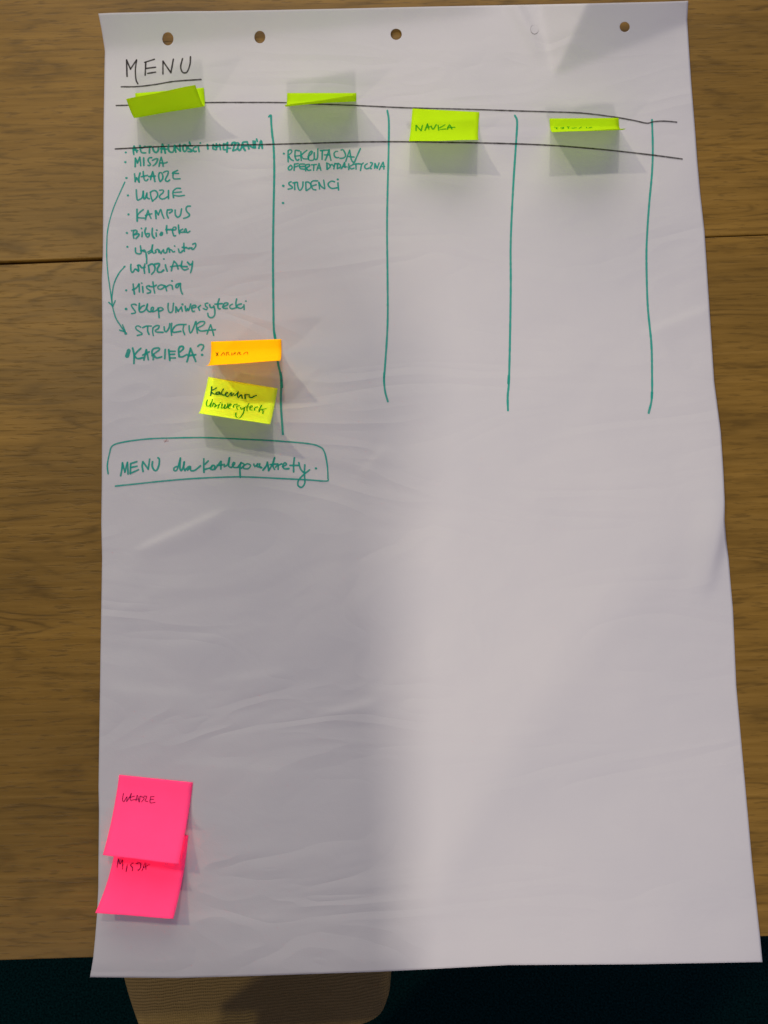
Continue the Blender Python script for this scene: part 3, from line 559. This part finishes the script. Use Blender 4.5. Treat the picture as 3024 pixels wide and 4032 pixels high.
# ---------------------------------------------------------------- chair pushed under the table
SZ = .46
chair = empty('chair', (-.22, -.55, 0), label='beige ribbed-fabric chair tucked under the front edge of the table', category='chair')
import bmesh
def seat():
    out = [(-.432,-.560),(-.410,-.659),(-.392,-.715),(-.378,-.742),(-.352,-.755),(-.250,-.757),(-.150,-.745),(-.085,-.733),(-.058,-.722),(-.046,-.704),(-.040,-.675),(-.030,-.560),(-.020,-.360),(-.040,-.320),(-.100,-.305),(-.360,-.310),(-.425,-.330),(-.445,-.370)]
    # smooth closed outline
    pts = []
    n = len(out)
    for k in range(n):
        p0, p1, p2, p3 = [np.array(out[(k + q) % n]) for q in (-1, 0, 1, 2)]
        for s in range(6):
            t = s / 6; pts.append(.5 * (2*p1 + (p2-p0)*t + (2*p0-5*p1+4*p2-p3)*t*t + (3*p1-p0-3*p2+p3)*t**3))
    pts = np.array(pts); c = pts.mean(0); N_ = len(pts); vs = []; fs = []
    prof = [(.965, -.058), (.992, -.052), (1.0, -.035), (1.0, -.018), (.992, -.007), (.975, -.001), (.93, .003), (.8, .007), (.55, .010), (.25, .011)]
    for s, z in prof:
        for p in pts: q = c + (p - c) * s; vs.append((q[0], q[1], SZ + z))
    for r in range(len(prof) - 1):
        for k in range(N_): k2 = (k + 1) % N_; fs.append((r*N_+k, r*N_+k2, (r+1)*N_+k2, (r+1)*N_+k))
    vs.append((c[0], c[1], SZ + .0112)); fs += [((len(prof)-1)*N_+k, (len(prof)-1)*N_+(k+1) % N_, len(vs)-1) for k in range(N_)]
    fs.append(tuple(reversed(range(N_))))
    return link('seat', vs, fs, M_fabric, None, True)
rel(seat(), chair)
def bar(name, a, b, w, d, m, par):
    a, b = Vector(a), Vector(b); t = (b - a).normalized(); x = Vector((1, 0, 0)); y = t.cross(x).normalized()
    vs = [tuple(p + x * sx * w / 2 + y * sy * d / 2) for p in (a, b) for sx, sy in ((-1,-1),(1,-1),(1,1),(-1,1))]
    o = link(name, vs, [(3,2,1,0),(4,5,6,7),(0,1,5,4),(1,2,6,5),(2,3,7,6),(3,0,4,7)], m)
    bb = o.modifiers.new('bevel', 'BEVEL'); bb.width = .004; bb.segments = 3; return rel(o, par)
for sx in (-.345, -.100):
    bar('leg', (sx, -.775, 0), (sx, -.752, SZ - .052), .030, .028, M_beech, chair)
    bar('backrest_post', (sx, -.772, SZ - .05), (sx, -.86, SZ + .44), .028, .024, M_beech, chair)
for sx in (-.40, -.06):
    bar('leg', (sx, -.35, 0), (sx, -.36, SZ - .060), .030, .030, M_beech, chair)
bar('seat_rail', (-.225, -.755, SZ - .10), (-.225, -.735, SZ - .062), .215, .018, M_beech, chair)
bar('backrest', (-.2225, -.826, SZ + .24), (-.2225, -.858, SZ + .43), .32, .030, M_fabric, chair)

# ---------------------------------------------------------------- the photographer, behind the chair and out of the picture
person = empty('person', (-.16, -1.15, 0), label='person in dark clothes standing behind the chair, leaning towards the table', category='person')
def skin(name, joints, edges, m, lv=2):
    me = bpy.data.meshes.new(name); me.from_pydata([j[:3] for j in joints], edges, []); me.update(); me.materials.append(m)
    o = bpy.data.objects.new(name, me); COL.objects.link(o)
    sk = o.modifiers.new('skin', 'SKIN'); sk.use_smooth_shade = True
    if not me.skin_vertices: 
        me.attributes.new('x', 'FLOAT', 'POINT')
    for k, j in enumerate(joints):
        sv = me.skin_vertices[0].data[k]; sv.radius = (j[3], j[4] if len(j) > 4 else j[3]); sv.use_root = (k == 0)
    sub = o.modifiers.new('subdivision', 'SUBSURF'); sub.levels = lv; sub.render_levels = lv
    return rel(o, person)
J = [(-.16,-1.14,.95,.14,.13), (-.16,-1.02,1.14,.14,.13), (-.15,-.88,1.31,.16,.13), (-.12,-.76,1.44,.10,.10), (-.090,-.71,1.50,.11,.12), (-.10,-.66,1.55,.12,.13), (-.10,-.63,1.56,.09,.10),
     (-.25,-.74,1.48,.10), (-.29,-.88,1.18,.065), (-.29,-.90,1.00,.05), (-.28,-.86,.92,.045),
     (-.12,-.80,1.41,.08), (-.10,-.89,1.20,.05), (-.09,-.90,1.02,.05), (-.09,-.87,.93,.045),
     (-.23,-1.16,.88,.11), (-.24,-1.17,.50,.085), (-.24,-1.22,.08,.06), (-.25,-1.12,.04,.05),
     (-.10,-1.16,.88,.11), (-.09,-1.17,.50,.085), (-.09,-1.22,.08,.06), (-.08,-1.12,.04,.05)]
E_ = [(0,1),(1,2),(2,3),(3,4),(4,5),(5,6),(2,7),(7,8),(8,9),(9,10),(2,11),(11,12),(12,13),(13,14),(0,15),(15,16),(16,17),(17,18),(0,19),(19,20),(20,21),(21,22)]
bd = bpy.data.meshes.new('body')
def body():
    o = bpy.data.objects.new('body', bd); COL.objects.link(o)
    bm = bmesh.new(); lay = bm.verts.layers.skin.verify()
    vs = [bm.verts.new(j[:3]) for j in J]
    for a, b in E_: bm.edges.new((vs[a], vs[b]))
    for k, v in enumerate(vs):
        r = J[k][3]; v[lay].radius = (r, J[k][4] if len(J[k]) > 4 else r); v[lay].use_root = (k == 0)
    bm.to_mesh(bd); bm.free(); bd.materials.append(M_cloth)
    sk = o.modifiers.new('skin', 'SKIN'); sk.use_smooth_shade = True
    sb = o.modifiers.new('subdivision', 'SUBSURF'); sb.levels = 2; sb.render_levels = 2
    return rel(o, person)
body()
def shadow_jacket():  # unseen shell added over the body to straighten its shadow on the sheet
    rings = [(-.155,-1.12,.86,.142,.13), (-.155,-1.09,1.00,.140,.125), (-.152,-1.02,1.14,.140,.12), (-.150,-.95,1.27,.139,.115), (-.148,-.87,1.38,.139,.11),
             (-.147,-.79,1.46,.139,.10), (-.145,-.73,1.50,.132,.085), (-.135,-.70,1.525,.105,.07), (-.12,-.69,1.54,.07,.06)]
    n = 28; vs = []; fs = []
    for x, y, z, a_, b_ in rings:
        for k in range(n):
            t = 2 * math.pi * k / n; c_, s_ = math.cos(t), math.sin(t)
            vs.append((x + a_ * math.copysign(abs(c_) ** .8, c_), y + b_ * s_, z - .35 * b_ * s_ * (z > 1.1)))
    for q in range(len(rings) - 1):
        for k in range(n): fs.append((q * n + k, q * n + (k + 1) % n, (q + 1) * n + (k + 1) % n, (q + 1) * n + k))
    o = link('shadow_jacket', vs, fs, M_cloth, None, True)
    sb = o.modifiers.new('subdivision', 'SUBSURF'); sb.levels = 1; sb.render_levels = 1
    return rel(o, person)
shadow_jacket()
